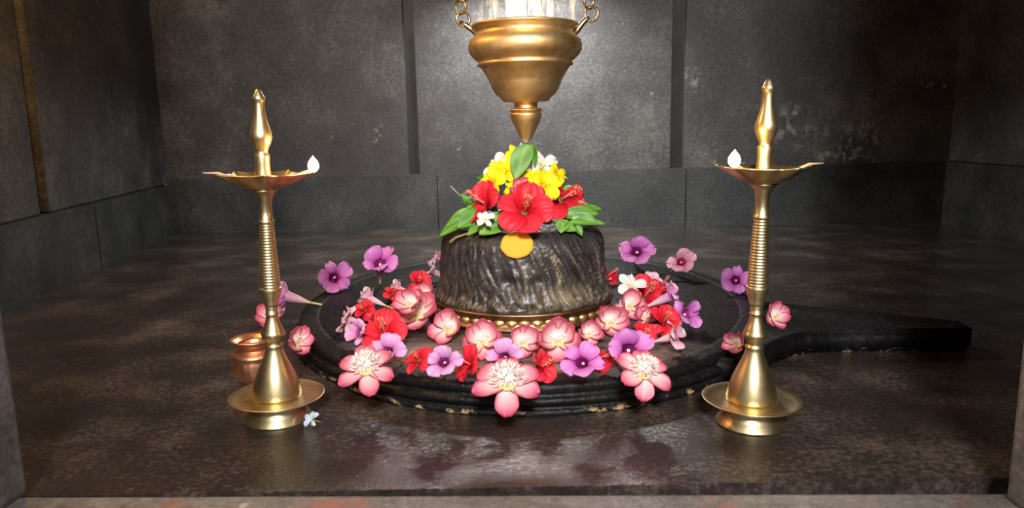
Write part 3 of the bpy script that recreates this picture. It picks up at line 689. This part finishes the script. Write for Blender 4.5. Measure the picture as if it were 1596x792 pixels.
def parts_cannon(pal, var):
    """cannonball-tree flower: six fleshy cupped petals, hood of filaments, yellow ring"""
    P = []; rnd = random.Random(var * 7 + 5)
    cup_open = {'cup': (0.9, 0.25), 'half': (0.75, 0.25), 'open': (0.30, 0.05)}[pal]
    ce, cm, ci = rgb(186, 54, 90), rgb(222, 124, 146), rgb(248, 216, 212)
    for k in range(6):
        vv = (k + var) % 3; a = k * math.pi / 3 + rnd.uniform(-0.12, 0.12) + math.pi / 6
        back = 0.5 + 0.5 * math.sin(a)
        op = cup_open[0] * back + cup_open[1] * (1 - back)
        oo = round(op * 5) / 5
        def cf(u, v):
            e = min(1, max(0, (max(u, abs(v) * 0.96) - 0.72) / 0.28)) ** 1.3
            return lerpc(lerpc(ci, cm, min(1, max(0, u * 1.5 - 0.25))), ce, e)
        me = petal_mesh(f'can_{vv}_{oo}_{pal}', cf, 'thick', L=(1.08, 1.12, 1.0)[vv], W=(0.92, 0.88, 0.96)[vv] * (0.84 if pal == 'open' else 1), a0=oo * 0.7 - 0.1, a1=oo * 1.2 + (0.45 if pal != 'open' else -0.25), cup=(0.42, 0.5, 0.38)[vv],
                        wave=0.03, wn=1.3, ph=vv, thick=0.05, wid=oval_w, nu=9, nv=8)
        P.append(('petal', me, Matrix.Rotation(a, 4, 'Z') @ Matrix.Translation((0.10, 0, 0)) @ Matrix.Rotation(rnd.uniform(-0.22, 0.18), 4, 'Y') @ Matrix.Rotation(rnd.uniform(-0.18, 0.18), 4, 'X')))
    key = 'can_hood_' + pal
    if key not in _mesh:
        r2 = random.Random(11); geo, cs = [], []
        HX, HY, HZ = (0.45, 0.35, 0.56) if pal == 'open' else (0.40, 0.26, 0.34)
        vs, fs = [], []
        for i in range(7):
            t = i / 6 * math.pi / 2
            for k in range(18):
                a = 2 * math.pi * k / 18; vs.append((HX * math.cos(t) * math.cos(a), 0.16 + HY * math.cos(t) * math.sin(a), 0.06 + HZ * math.sin(t)))
        for i in range(6):
            for k in range(18): fs.append((i * 18 + k, i * 18 + (k + 1) % 18, (i + 1) * 18 + (k + 1) % 18, (i + 1) * 18 + k))
        geo.append((vs, fs)); cs += [rgb(250, 230, 224)] * len(vs)
        nf, ln_ = (170, 0.24) if pal == 'open' else (110, 0.10)
        for q in range(nf):
            t = math.acos(1 - r2.uniform(0.02, 1.0)); a = r2.uniform(0, 2 * math.pi); ct, st = math.sin(t), math.cos(t)
            b0 = Vector((HX * 0.97 * ct * math.cos(a), 0.16 + HY * 0.97 * ct * math.sin(a), 0.06 + HZ * 0.97 * st))
            d = Vector((ct * math.cos(a) * 0.9, ct * math.sin(a) + 0.35, st + 0.35)).normalized()
            g1 = tube([b0, b0 + d * ln_ * r2.uniform(0.6, 1.2) + Vector((r2.uniform(-.03, .03), r2.uniform(-.03, .03), 0))], [0.02, 0.013], 4)
            geo.append(g1); c = lerpc(rgb(252, 242, 236), rgb(244, 190, 196), r2.random() ** 2 * 0.7); cs += [c] * 4 + [lerpc(c, rgb(255, 250, 240), 0.7)] * 4
        V, Fc = join(*geo); mesh_of(key, V, Fc, cs, 'stamen')
    P.append(('stamen_hood', _mesh[key], Matrix.Identity(4)))
    rk = 'can_ring'
    if rk not in _mesh:
        geo, cs = [], []; r2 = random.Random(2)
        vs, fs = torus(0.20, 0.075, 24, 8); vs = [(x, z * 0.75, y) for x, y, z in vs]; geo.append((vs, fs)); cs += [rgb(246, 226, 150)] * len(vs)
        for q in range(60):
            a = r2.uniform(0, 6.28); rr = r2.uniform(0.10, 0.27); b0 = Vector((rr * math.cos(a), rr * 0.75 * math.sin(a), 0.02))
            g1 = tube([b0, b0 + Vector((0, 0, r2.uniform(0.06, 0.11)))], [0.018, 0.014], 4); geo.append(g1); cs += [lerpc(rgb(238, 214, 96), rgb(252, 240, 190), r2.random())] * 8
        V, Fc = join(*geo); V = [Vector(v) + Vector((0, -0.13, 0.10)) for v in V]; mesh_of(rk, V, Fc, cs, 'stamen')
    P.append(('stamen_ring', _mesh[rk], Matrix.Identity(4)))
    P.append(('receptacle', solid_mesh('receptacle', lathe([(0.05, -0.16), (0.12, -0.14), (0.2, -0.02), (0.3, 0.06), (0.2, 0.08)], 16), rgb(244, 200, 190), 'thick'), Matrix.Identity(4)))
    return P
def parts_small(pal, var):
    """small five-petalled yellow or white flowers"""
    P = []; rnd = random.Random(var + 77)
    A = {'yellow': (rgb(236, 200, 10), rgb(253, 236, 16), rgb(255, 244, 50)), 'white': (rgb(226, 226, 190), rgb(240, 234, 230), rgb(246, 240, 240)), 'bluish': (rgb(220, 226, 226), rgb(214, 228, 246), rgb(226, 238, 252))}[pal]
    slim = pal != 'yellow'
    for k in range(5):
        vv = (k + var) % 3
        me = petal_mesh(f'small_{pal}_{vv}_{var % 2}', lambda u, v: lerpc(A[0], A[1], min(1, u * 3)) if u < 0.33 else lerpc(A[1], A[2], (u - 0.33) / 0.67), 'petal', L=0.98, W=(0.62 if slim else 0.98, 0.7 if slim else 1.06, 0.56 if slim else 0.9)[vv],
                        a0=(0.9, 0.6)[var % 2], a1=(-0.7, -0.2)[var % 2] - 0.3 * vv, cup=(0.15, 0.3, 0.05)[vv], wave=(0.10, 0.07, 0.12)[vv], wn=(1.6, 2.2, 1.3)[vv], ph=vv, wid=slim_w if slim else round_w, nu=8, nv=6, thick=0.02)
        P.append(('petal', me, Matrix.Rotation(k * 2 * math.pi / 5 + rnd.uniform(-0.2, 0.2), 4, 'Z') @ Matrix.Translation((0.08, 0, 0)) @ Matrix.Rotation(rnd.uniform(-0.2, 0.4), 4, 'X')))
    P.append(('centre', solid_mesh('centre_' + pal, lathe([(0.02, -0.02), (0.1, 0.03), (0.11, 0.1), (0.04, 0.16)], 10), rgb(240, 200, 60) if pal == 'yellow' else rgb(236, 230, 170)), Matrix.Identity(4)))
    ln2 = -1.5 if pal == 'bluish' else -0.7
    P.append(('stalk', solid_mesh('stalk_' + pal, tube([(0, 0, 0.03), (0, 0, -0.4), (0.05, 0.08, ln2)], [0.11, 0.075, 0.06], 8), rgb(190, 206, 90) if pal != 'yellow' else rgb(214, 206, 50)), Matrix.Identity(4)))
    return P
BUILD = {'T': ('trumpet_flower', parts_trumpet), 'H': ('hibiscus_flower', parts_hibiscus), 'C': ('cannonball_flower', parts_cannon), 'S': ('small_flower', parts_small)}
_np = {}
def npv(me):
    if me.name not in _np:
        a = np.empty(len(me.vertices) * 3); me.vertices.foreach_get('co', a); _np[me.name] = a.reshape(-1, 3)
    return _np[me.name]
def face_dir(az, el):
    az, el = math.radians(az), math.radians(el); return Vector((math.sin(az) * math.cos(el), -math.cos(az) * math.cos(el), math.sin(el)))
_var = [0]
def flower(kind, pal, px, py, size, az, el, spin, label, group=None, zs=None, Y=None, squash=1.0, var=None):
    """size = width in pixels; zs = height of what it rests on (found through the pixel), or Y = depth on the heap"""
    nm, fn = BUILD[kind]; _var[0] += 1; size *= 1.17; ysc = random.uniform(0.86, 1.04)
    parts = fn(pal, _var[0] if var is None else var)
    ext = 0.0                                       # reach of the petals from the axis
    for pn, me, mx in parts:
        if pn == 'petal':
            A = np.array(mx); v = npv(me) @ A[:3, :3].T + A[:3, 3]; ext = max(ext, np.hypot(v[:, 0], v[:, 1]).max())
    rot = basis(face_dir(az, el)) @ Matrix.Rotation(math.radians(spin), 4, 'Z')
    if Y is not None:
        P = at(px, py, Y); sc = size / 2 * Y / FPX / ext
    else:
        sc = size / 2 * 1.3 / FPX
        for _ in range(5):
            mn = 1e9
            for _, me, mx in parts:
                A = np.array(rot @ Matrix.Diagonal((sc, sc * ysc, sc * squash, 1)) @ mx); v = npv(me); mn = min(mn, (v @ A[2, :3] + A[2, 3]).min())
            P = on(px, py, (TOPZ if zs is None else zs) - mn - 0.0005); sc = size / 2 * P.y / FPX / ext
    rt = empty(nm); rt.matrix_world = Matrix.Translation(P) @ rot @ Matrix.Diagonal((sc, sc * ysc, sc * squash, 1))
    tag(rt, label, 'flower', group)
    for pn, me, mx in parts:
        o = link(pn, me, rt); o.matrix_local = mx
    return rt

# ---------------- flowers lying around the pedestal
G1, G2, G3 = 'purple trumpet flowers scattered round the linga', 'pink cannonball flowers scattered round the linga', 'red hibiscus flowers scattered round the linga'
def T(pal, *a, **k): return flower('T', pal, *a, group=G1, **k)
def C(pal, *a, **k): return flower('C', pal, *a, group=G2, **k)
def H(*a, **k): return flower('H', 'red', *a, group=G3, **k)
FZ = 0.0
RIM = DT + 0.002
# outer strays
T('purple', 521, 433, 54, 22, 22, 40, 'purple trumpet flower lying alone on the far left rim of the pedestal', zs=RIM, var=1)
T('purple', 592, 411, 58, 12, 50, 60, 'purple trumpet flower at the back left with its stalk hanging towards the viewer', zs=RIM, var=3)
T('purple', 992, 393, 54, -5, 30, 10, 'bright purple trumpet flower lying at the back, just right of the linga', zs=RIM, var=0)
T('pinkish', 1062, 409, 46, 10, 30, 30, 'pale pink trumpet flower with a crimson throat on the far right back rim', zs=RIM, var=3)
T('purple', 1146, 437, 46, -18, 24, 0, 'purple trumpet flower half hidden behind the ribbed stem of the right lamp', zs=RIM, var=1)
C('half', 1205, 494, 48, 25, 35, 0, 'pink cannonball flower behind the right lamp, at the root of the spout', zs=RIM, var=0)
C('cup', 1150, 535, 42, -50, 30, 0, 'dark pink cannonball flower peeping out left of the right lamp', zs=RIM, var=1)
T('mauve', 448, 462, 52, -100, 14, 20, 'mauve trumpet flower on its side behind the left lamp, stalk to the right', zs=RIM, var=2)
C('half', 427, 496, 52, -15, 48, 0, 'pink cannonball flower seen on both sides of the left lamp stem', zs=FZ, var=2)
C('half', 460, 534, 50, 60, 35, 30, 'deep pink cannonball flower on its side, right of the left lamp knob', zs=RIM + 0.0005, var=4)
# left cluster
T('pale', 577, 466, 42, -112, 18, 10, 'whitish pink trumpet flower on its side with a yellow stalk, left of the linga', zs=TOPZ, var=2)
H(612, 458, 30, 30, 40, 0, 'small crumpled red hibiscus between two whitish trumpet flowers', zs=TOPZ, var=1)
T('pale', 622, 451, 34, -105, 15, 0, 'whitish trumpet flower on its side pointing at the linga, back left', zs=TOPZ, var=2)
H(653, 443, 36, 10, 35, 20, 'folded red hibiscus close to the left back of the linga', zs=TOPZ, var=2)
T('pale', 676, 424, 38, -70, 30, 0, 'pale pink trumpet flower tucked behind the left edge of the linga', zs=TOPZ, var=0)
T('pale', 683, 402, 30, -80, 40, 0, 'pale pink flower only just showing behind the left shoulder of the linga', zs=TOPZ + 0.02, var=1)
H(570, 484, 36, -20, 30, 0, 'red hibiscus half buried left of the whitish flowers with yellow stalks', zs=TOPZ, var=1)
T('pale', 542, 499, 46, -75, 22, 20, 'pale ruffled trumpet flower at the left end of the flower ring', zs=TOPZ, var=4)
T('mauve', 561, 519, 46, -35, 24, 70, 'mauve trumpet flower drooping beside the pale ruffled one on the left', zs=TOPZ, var=5)
H(583, 502, 34, 70, 40, 0, 'dark red hibiscus with an orange stamen tip in the left cluster', zs=TOPZ, var=0)
H(602, 524, 72, -10, 50, 15, 'large coral red hibiscus spread open in the left cluster', zs=TOPZ, var=0)
T('mauve', 604, 549, 62, -14, 34, 10, 'mauve trumpet flower in front of the large coral hibiscus', zs=TOPZ, var=0)
C('open', 571, 578, 88, 0, 62, 10, 'open cannonball flower with upright white stamens, front left of the pedestal', zs=TOPZ, var=3)
C('half', 650, 492, 72, -8, 50, 15, 'pale pink cannonball flower at the left end of the garland round the ring', zs=TOPZ, var=4)
C('half', 642, 474, 52, -25, 46, 0, 'pale pink cannonball flower stacked upon another, left of the ring', zs=TOPZ + 0.035, var=1)
C('half', 664, 462, 42, -40, 50, 0, 'small pale cannonball flower against the left side of the brass ring', zs=TOPZ + 0.03, var=2)
# garland along the front of the ring
C('cup', 701, 512, 62, -22, 34, -12, 'pink cannonball flower leaning on the ring, first left of the front garland', zs=TOPZ, var=0)
C('cup', 752, 532, 68, -6, 40, 8, 'pink cannonball flower second from left in the front garland', zs=TOPZ, var=2)
C('cup', 814, 534, 62, 4, 36, 0, 'pink cannonball flower in the middle of the front garland under the brass ring', zs=TOPZ, var=4)
C('cup', 869, 531, 76, 2, 38, 0, 'largest pink cannonball flower of the front garland, right of centre', zs=TOPZ, var=6)
C('cup', 917, 520, 46, 10, 38, 0, 'small pink cannonball flower between the largest one and the right cluster', zs=TOPZ, var=8)
C('cup', 950, 503, 58, 14, 40, 0, 'pink cannonball flower against the ring at the right end of the garland', zs=TOPZ, var=1)
C('cup', 978, 478, 58, 16, 44, 10, 'dark-edged pink cannonball flower at the right of the ring', zs=TOPZ + 0.012, var=3)
C('half', 1000, 496, 40, 20, 44, 0, 'small cream-centred cannonball flower below the dark-edged one', zs=TOPZ, var=5)
# front row
H(654, 562, 50, -25, 42, 30, 'red hibiscus left of the lilac flower in the front row', zs=TOPZ, var=1)
T('mauve', 692, 565, 58, 6, 38, 18, 'lilac trumpet flower facing the viewer in the front row, left of the big bloom', zs=TOPZ, var=3)
H(738, 571, 60, -62, 34, 0, 'red hibiscus with its pink stamen pointing left, front row', zs=TOPZ, var=0)
T('mauve', 786, 558, 60, -10, 25, 30, 'lilac trumpet flower mostly hidden behind the big front bloom', zs=TOPZ, var=0)
C('open', 790, 600, 108, 0, 58, 0, 'biggest cannonball flower, wide open with white stamens, at the front rim', zs=TOPZ - 0.004, var=6)
H(838, 576, 54, 45, 35, 30, 'red hibiscus just right of the big front bloom', zs=TOPZ, var=2)
T('purple', 907, 566, 66, -8, 34, -10, 'big purple trumpet flower facing the viewer, right of the front centre', zs=TOPZ, var=6)
H(931, 560, 54, 40, 30, 10, 'red hibiscus behind the big purple flower on the right', zs=TOPZ, var=1)
T('purple', 980, 547, 76, 10, 30, 30, 'tall purple trumpet flower with a ruffled lip above the front right cannonball flower', zs=TOPZ, var=3)
C('open', 1003, 582, 86, 6, 46, 0, 'open pink cannonball flower at the front right of the pedestal', zs=TOPZ, var=5)
# right cluster
H(998, 526, 44, 15, 40, 0, 'round red hibiscus petal cluster left of a yellow stalk, right side', zs=TOPZ, var=2)
H(1003, 466, 68, 20, 45, 40, 'red hibiscus under the yellow stalk, right of the linga', zs=TOPZ, var=0)
flower('S', 'white', 984, 447, 46, 10, 40, 0, 'white flower lying against the right back of the brass ring', zs=TOPZ + 0.034, var=1)
T('pale', 1015, 442, 36, 20, 40, 0, 'pale spindly trumpet flower with curled petals, right of the linga', zs=TOPZ + 0.015, var=2)
H(1030, 446, 34, 70, 55, 0, 'red hibiscus with an orange bud-like stamen standing up, far right back', zs=TOPZ, var=1)
T('mauve', 1043, 463, 52, 80, 25, 0, 'mauve trumpet flower on its side with its yellow stalk pointing left', zs=TOPZ + 0.02, var=5)
T('purple', 1069, 490, 52, 40, 25, 0, 'purple trumpet flower at the right end of the flower ring', zs=TOPZ, var=0)
H(1032, 506, 56, 5, 42, 20, 'bright red hibiscus in the middle of the right cluster', zs=TOPZ, var=2)
T('pale', 1052, 524, 52, 60, 22, 30, 'pale lilac trumpet flower with a yellow stalk, front of the right cluster', zs=TOPZ, var=4)
H(948, 430, 34, 60, 40, 0, 'red hibiscus just showing behind the right edge of the linga', zs=TOPZ, var=1)
flower('S', 'bluish', 486, 654, 30, -40, 35, 20, 'tiny bluish white flower on the floor by the left lamp foot', zs=FZ, var=1)

# ---------------- heap on top of the linga
Yf = LY - 0.115
GH = 'flowers heaped on the linga'
flower('H', 'red', 818, 332, 84, 2, 32, 10, 'red hibiscus facing front in the middle of the heap on the linga', GH, Y=Yf - 0.03, var=0)
flower('H', 'red', 763, 322, 74, -58, 30, 15, 'red hibiscus at the left of the heap, its stamen pointing left', GH, Y=Yf + 0.01, var=0)
flower('H', 'red', 873, 313, 76, 38, 28, 20, 'red hibiscus at the right of the heap on the linga', GH, Y=Yf + 0.042, var=1)
flower('C', 'cup', 815, 303, 46, 0, 60, 0, 'pinkish cannonball flower with white fringe among the yellow flowers', GH, Y=Yf + 0.01, var=2)
flower('S', 'yellow', 768, 284, 46, -25, 25, 0, 'yellow flower at the left edge of the heap', GH, Y=Yf + 0.03, var=0)
flower('S', 'yellow', 787, 267, 44, -5, 40, 30, 'yellow flower beside the left of the big top leaf', GH, Y=Yf + 0.045, var=1)
flower('S', 'yellow', 800, 243, 34, -20, 40, 10, 'yellow flower peeping from behind the top leaf, highest of the yellow ones', GH, Y=Yf + 0.08, var=0)
flower('S', 'yellow', 801, 297, 34, -15, 35, 50, 'small yellow flower left of the pink fringe', GH, Y=Yf + 0.015, var=0)
flower('S', 'yellow', 822, 283, 52, 0, 45, 0, 'yellow flower just under the tip of the top leaf', GH, Y=Yf + 0.045, var=1)
flower('S', 'yellow', 847, 290, 52, 12, 25, 20, 'largest yellow flower, right of the heap centre', GH, Y=Yf + 0.0, var=0)
flower('S', 'yellow', 868, 272, 34, 50, 25, 0, 'yellow flower with a raised petal at the right edge of the heap', GH, Y=Yf + 0.05, var=1)
flower('S', 'white', 775, 260, 44, -40, 35, 0, 'white flower on the upper left of the heap', GH, Y=Yf + 0.08, var=0)
flower('S', 'white', 846, 258, 48, 25, 35, 20, 'greyish white flower on the upper right of the heap', GH, Y=Yf + 0.08, var=1)
flower('S', 'white', 811, 240, 44, 5, 60, 0, 'white flower behind the top leaf near the drip cone', GH, Y=Yf + 0.105, var=0)
flower('S', 'white', 757, 342, 28, -10, 35, 10, 'small white flower among the leaves below the left hibiscus', GH, Y=Yf - 0.045, var=1)

# ---------------- leaves
leaf_w = lambda u: (math.sin(math.pi * u ** 0.8) ** 0.75) if u < 0.999 else 0.02
def leaf(px0, py0, px1, py1, wpx, Y0, Y1, label, shade=0, roll=0.0, cup=0.35, bend=-0.5, stem=True):
    """leaf blade from its stalk end (px0,py0) to its tip (px1,py1)"""
    A, B = at(px0, py0, Y0), at(px1, py1, Y1); Lr = (B - A).length; w = wpx * Y0 / FPX / Lr
    c0, c1 = [(rgb(92, 150, 50), rgb(120, 178, 70)), (rgb(66, 128, 36), rgb(96, 160, 50)), (rgb(44, 92, 34), rgb(66, 118, 44)), (rgb(104, 150, 84), rgb(136, 184, 112))][shade]
    vs, fs, uv = petal_geo(L=1.0, W=w, a0=-bend * 0.5, a1=bend * 0.5, cup=cup, wave=0.02, wn=2.5, thick=0.010, wid=leaf_w, nu=14, nv=8)
    cols = []
    for (u, v) in uv:
        vein = max(0.0, 1 - abs(v) * 9) + 0.5 * max(0.0, 1 - abs(((u * 7 - abs(v) * 1.3) % 1.0) - 0.5) * 9)
        cols.append(lerpc(lerpc(c0, c1, 0.5 + 0.5 * math.sin(u * 9 + v * 3)), rgb(170, 206, 128), min(1, vein) * 0.45))
    x = (B - A).normalized(); nz = Vector((0, -0.75, 0.66)); nz = (nz - x * nz.dot(x)).normalized(); y = nz.cross(x)
    rm = Matrix((x, y, nz)).transposed().to_4x4()
    o = empty('leaf'); o.matrix_world = Matrix.Translation(A) @ rm @ Matrix.Rotation(roll, 4, 'X') @ Matrix.Diagonal((Lr, Lr, Lr, 1))
    tag(o, label, 'leaf', 'green leaves in the heap on the linga')
    mk('blade', vs, fs, 'leafm', o, cols)
    if stem:
        v2, f2 = tube([(0.06, 0, 0.01), (-0.1, 0.01, -0.02), (-0.24, 0.02, -0.07)], [0.018, 0.016, 0.013], 6)
        mk('stalk', v2, f2, 'stamen', o, [rgb(150, 176, 84)] * len(v2))
    return o
leaf(822, 224, 803, 281, 34, Yf + 0.06, Yf + 0.02, 'large glossy green leaf on top of the heap under the drip cone', 3, 0.15, 0.25, -0.3, stem=False)
leaf(828, 224, 833, 262, 22, Yf + 0.07, Yf + 0.06, 'narrow bright leaf just behind the large top leaf', 1, 0.5, stem=False)
leaf(738, 338, 684, 370, 26, Yf + 0.03, Yf + 0.02, 'long pointed leaf drooping at the far left of the heap', 1, 0.2)
leaf(752, 330, 712, 356, 30, Yf + 0.02, Yf - 0.002, 'broad leaf in the left of the heap over the long drooping one', 1, -0.1)
leaf(748, 318, 722, 340, 18, Yf + 0.04, Yf + 0.03, 'small folded leaf left of the left hibiscus', 0, 0.3)
leaf(792, 343, 746, 366, 36, Yf - 0.012, Yf - 0.028, 'light green notched leaf beside the turmeric mark', 0, 0.0)
leaf(792, 330, 764, 350, 16, Yf - 0.012, Yf - 0.012, 'narrow leaf under the left hibiscus, above the notched leaf', 0, 0.2)
leaf(752, 312, 716, 313, 12, Yf + 0.05, Yf + 0.06, 'dark thin leaf sticking out left of the left hibiscus', 2, 0.5)
leaf(766, 300, 736, 296, 16, Yf + 0.06, Yf + 0.06, 'dark green leaf behind the left yellow flower, lower of two', 2, 0.2)
leaf(772, 282, 740, 278, 18, Yf + 0.08, Yf + 0.08, 'dark green leaf behind the left yellow flower, upper of two', 2, 0.2)
leaf(876, 336, 934, 333, 24, Yf + 0.02, Yf + 0.03, 'broad leaf spreading right from the right hibiscus', 1, 0.2)
leaf(886, 348, 944, 350, 16, Yf + 0.0, Yf + 0.02, 'long flat leaf reaching furthest right over the linga shoulder', 0, -0.2)
leaf(880, 325, 922, 322, 20, Yf + 0.05, Yf + 0.06, 'pale leaf at the back right of the heap', 3, 0.3)
leaf(880, 342, 874, 364, 22, Yf - 0.004, Yf - 0.02, 'short leaf hanging down the front right of the linga', 0, 0.1, stem=False)
leaf(898, 350, 907, 368, 11, Yf + 0.0, Yf - 0.006, 'tiny leaf tip hanging at the right shoulder of the linga', 1, 0.1, stem=False)
leaf(862, 344, 842, 349, 14, Yf - 0.008, Yf - 0.015, 'dark leaf edge below the middle hibiscus', 2, 0.0, stem=False)
leaf(878, 296, 894, 291, 10, Yf + 0.06, Yf + 0.06, 'thin leaf tip behind the upper right hibiscus petal', 0, 0.0, stem=False)
leaf(760, 345, 728, 368, 22, Yf - 0.002, Yf - 0.008, 'mid green leaf lying between the broad left leaf and the notched leaf', 0, 0.25)
leaf(742, 330, 700, 344, 20, Yf + 0.035, Yf + 0.035, 'green leaf above the long drooping one at the far left', 0, -0.2)
leaf(735, 322, 718, 302, 12, Yf + 0.05, Yf + 0.05, 'small upright leaf tip left of the heap', 1, 0.0, stem=False)
leaf(890, 340, 930, 345, 22, Yf + 0.01, Yf + 0.015, 'light green leaf between the two long leaves on the right', 3, 0.4)
leaf(905, 330, 938, 326, 18, Yf + 0.04, Yf + 0.05, 'rounded leaf behind the broad one on the right', 1, -0.3)
leaf(866, 346, 900, 360, 16, Yf - 0.006, Yf - 0.008, 'yellowish leaf folded under the right hibiscus', 0, 0.5)
tw, tf = tube([at(744, 361, Yf - 0.005), at(726, 365, Yf + 0.0), at(711, 370, Yf + 0.006), at(701, 378, Yf + 0.005)], [0.0022, 0.002, 0.002, 0.0024], 6)
o = mk('twig', tw, tf, 'stamen', None, [rgb(150, 140, 84)] * len(tw)); tag(o, 'thin brown leaf stalk lying on the left shoulder of the linga', 'twig')
tw, tf = tube([at(722, 309, Yf + 0.06), at(711, 299, Yf + 0.06), at(702, 290, Yf + 0.06)], [0.0012, 0.0011, 0.001], 6)
o = mk('twig', tw, tf, 'stamen', None, [rgb(176, 176, 150)] * len(tw)); tag(o, 'fine pale stalk pointing up left out of the leaf heap', 'twig')
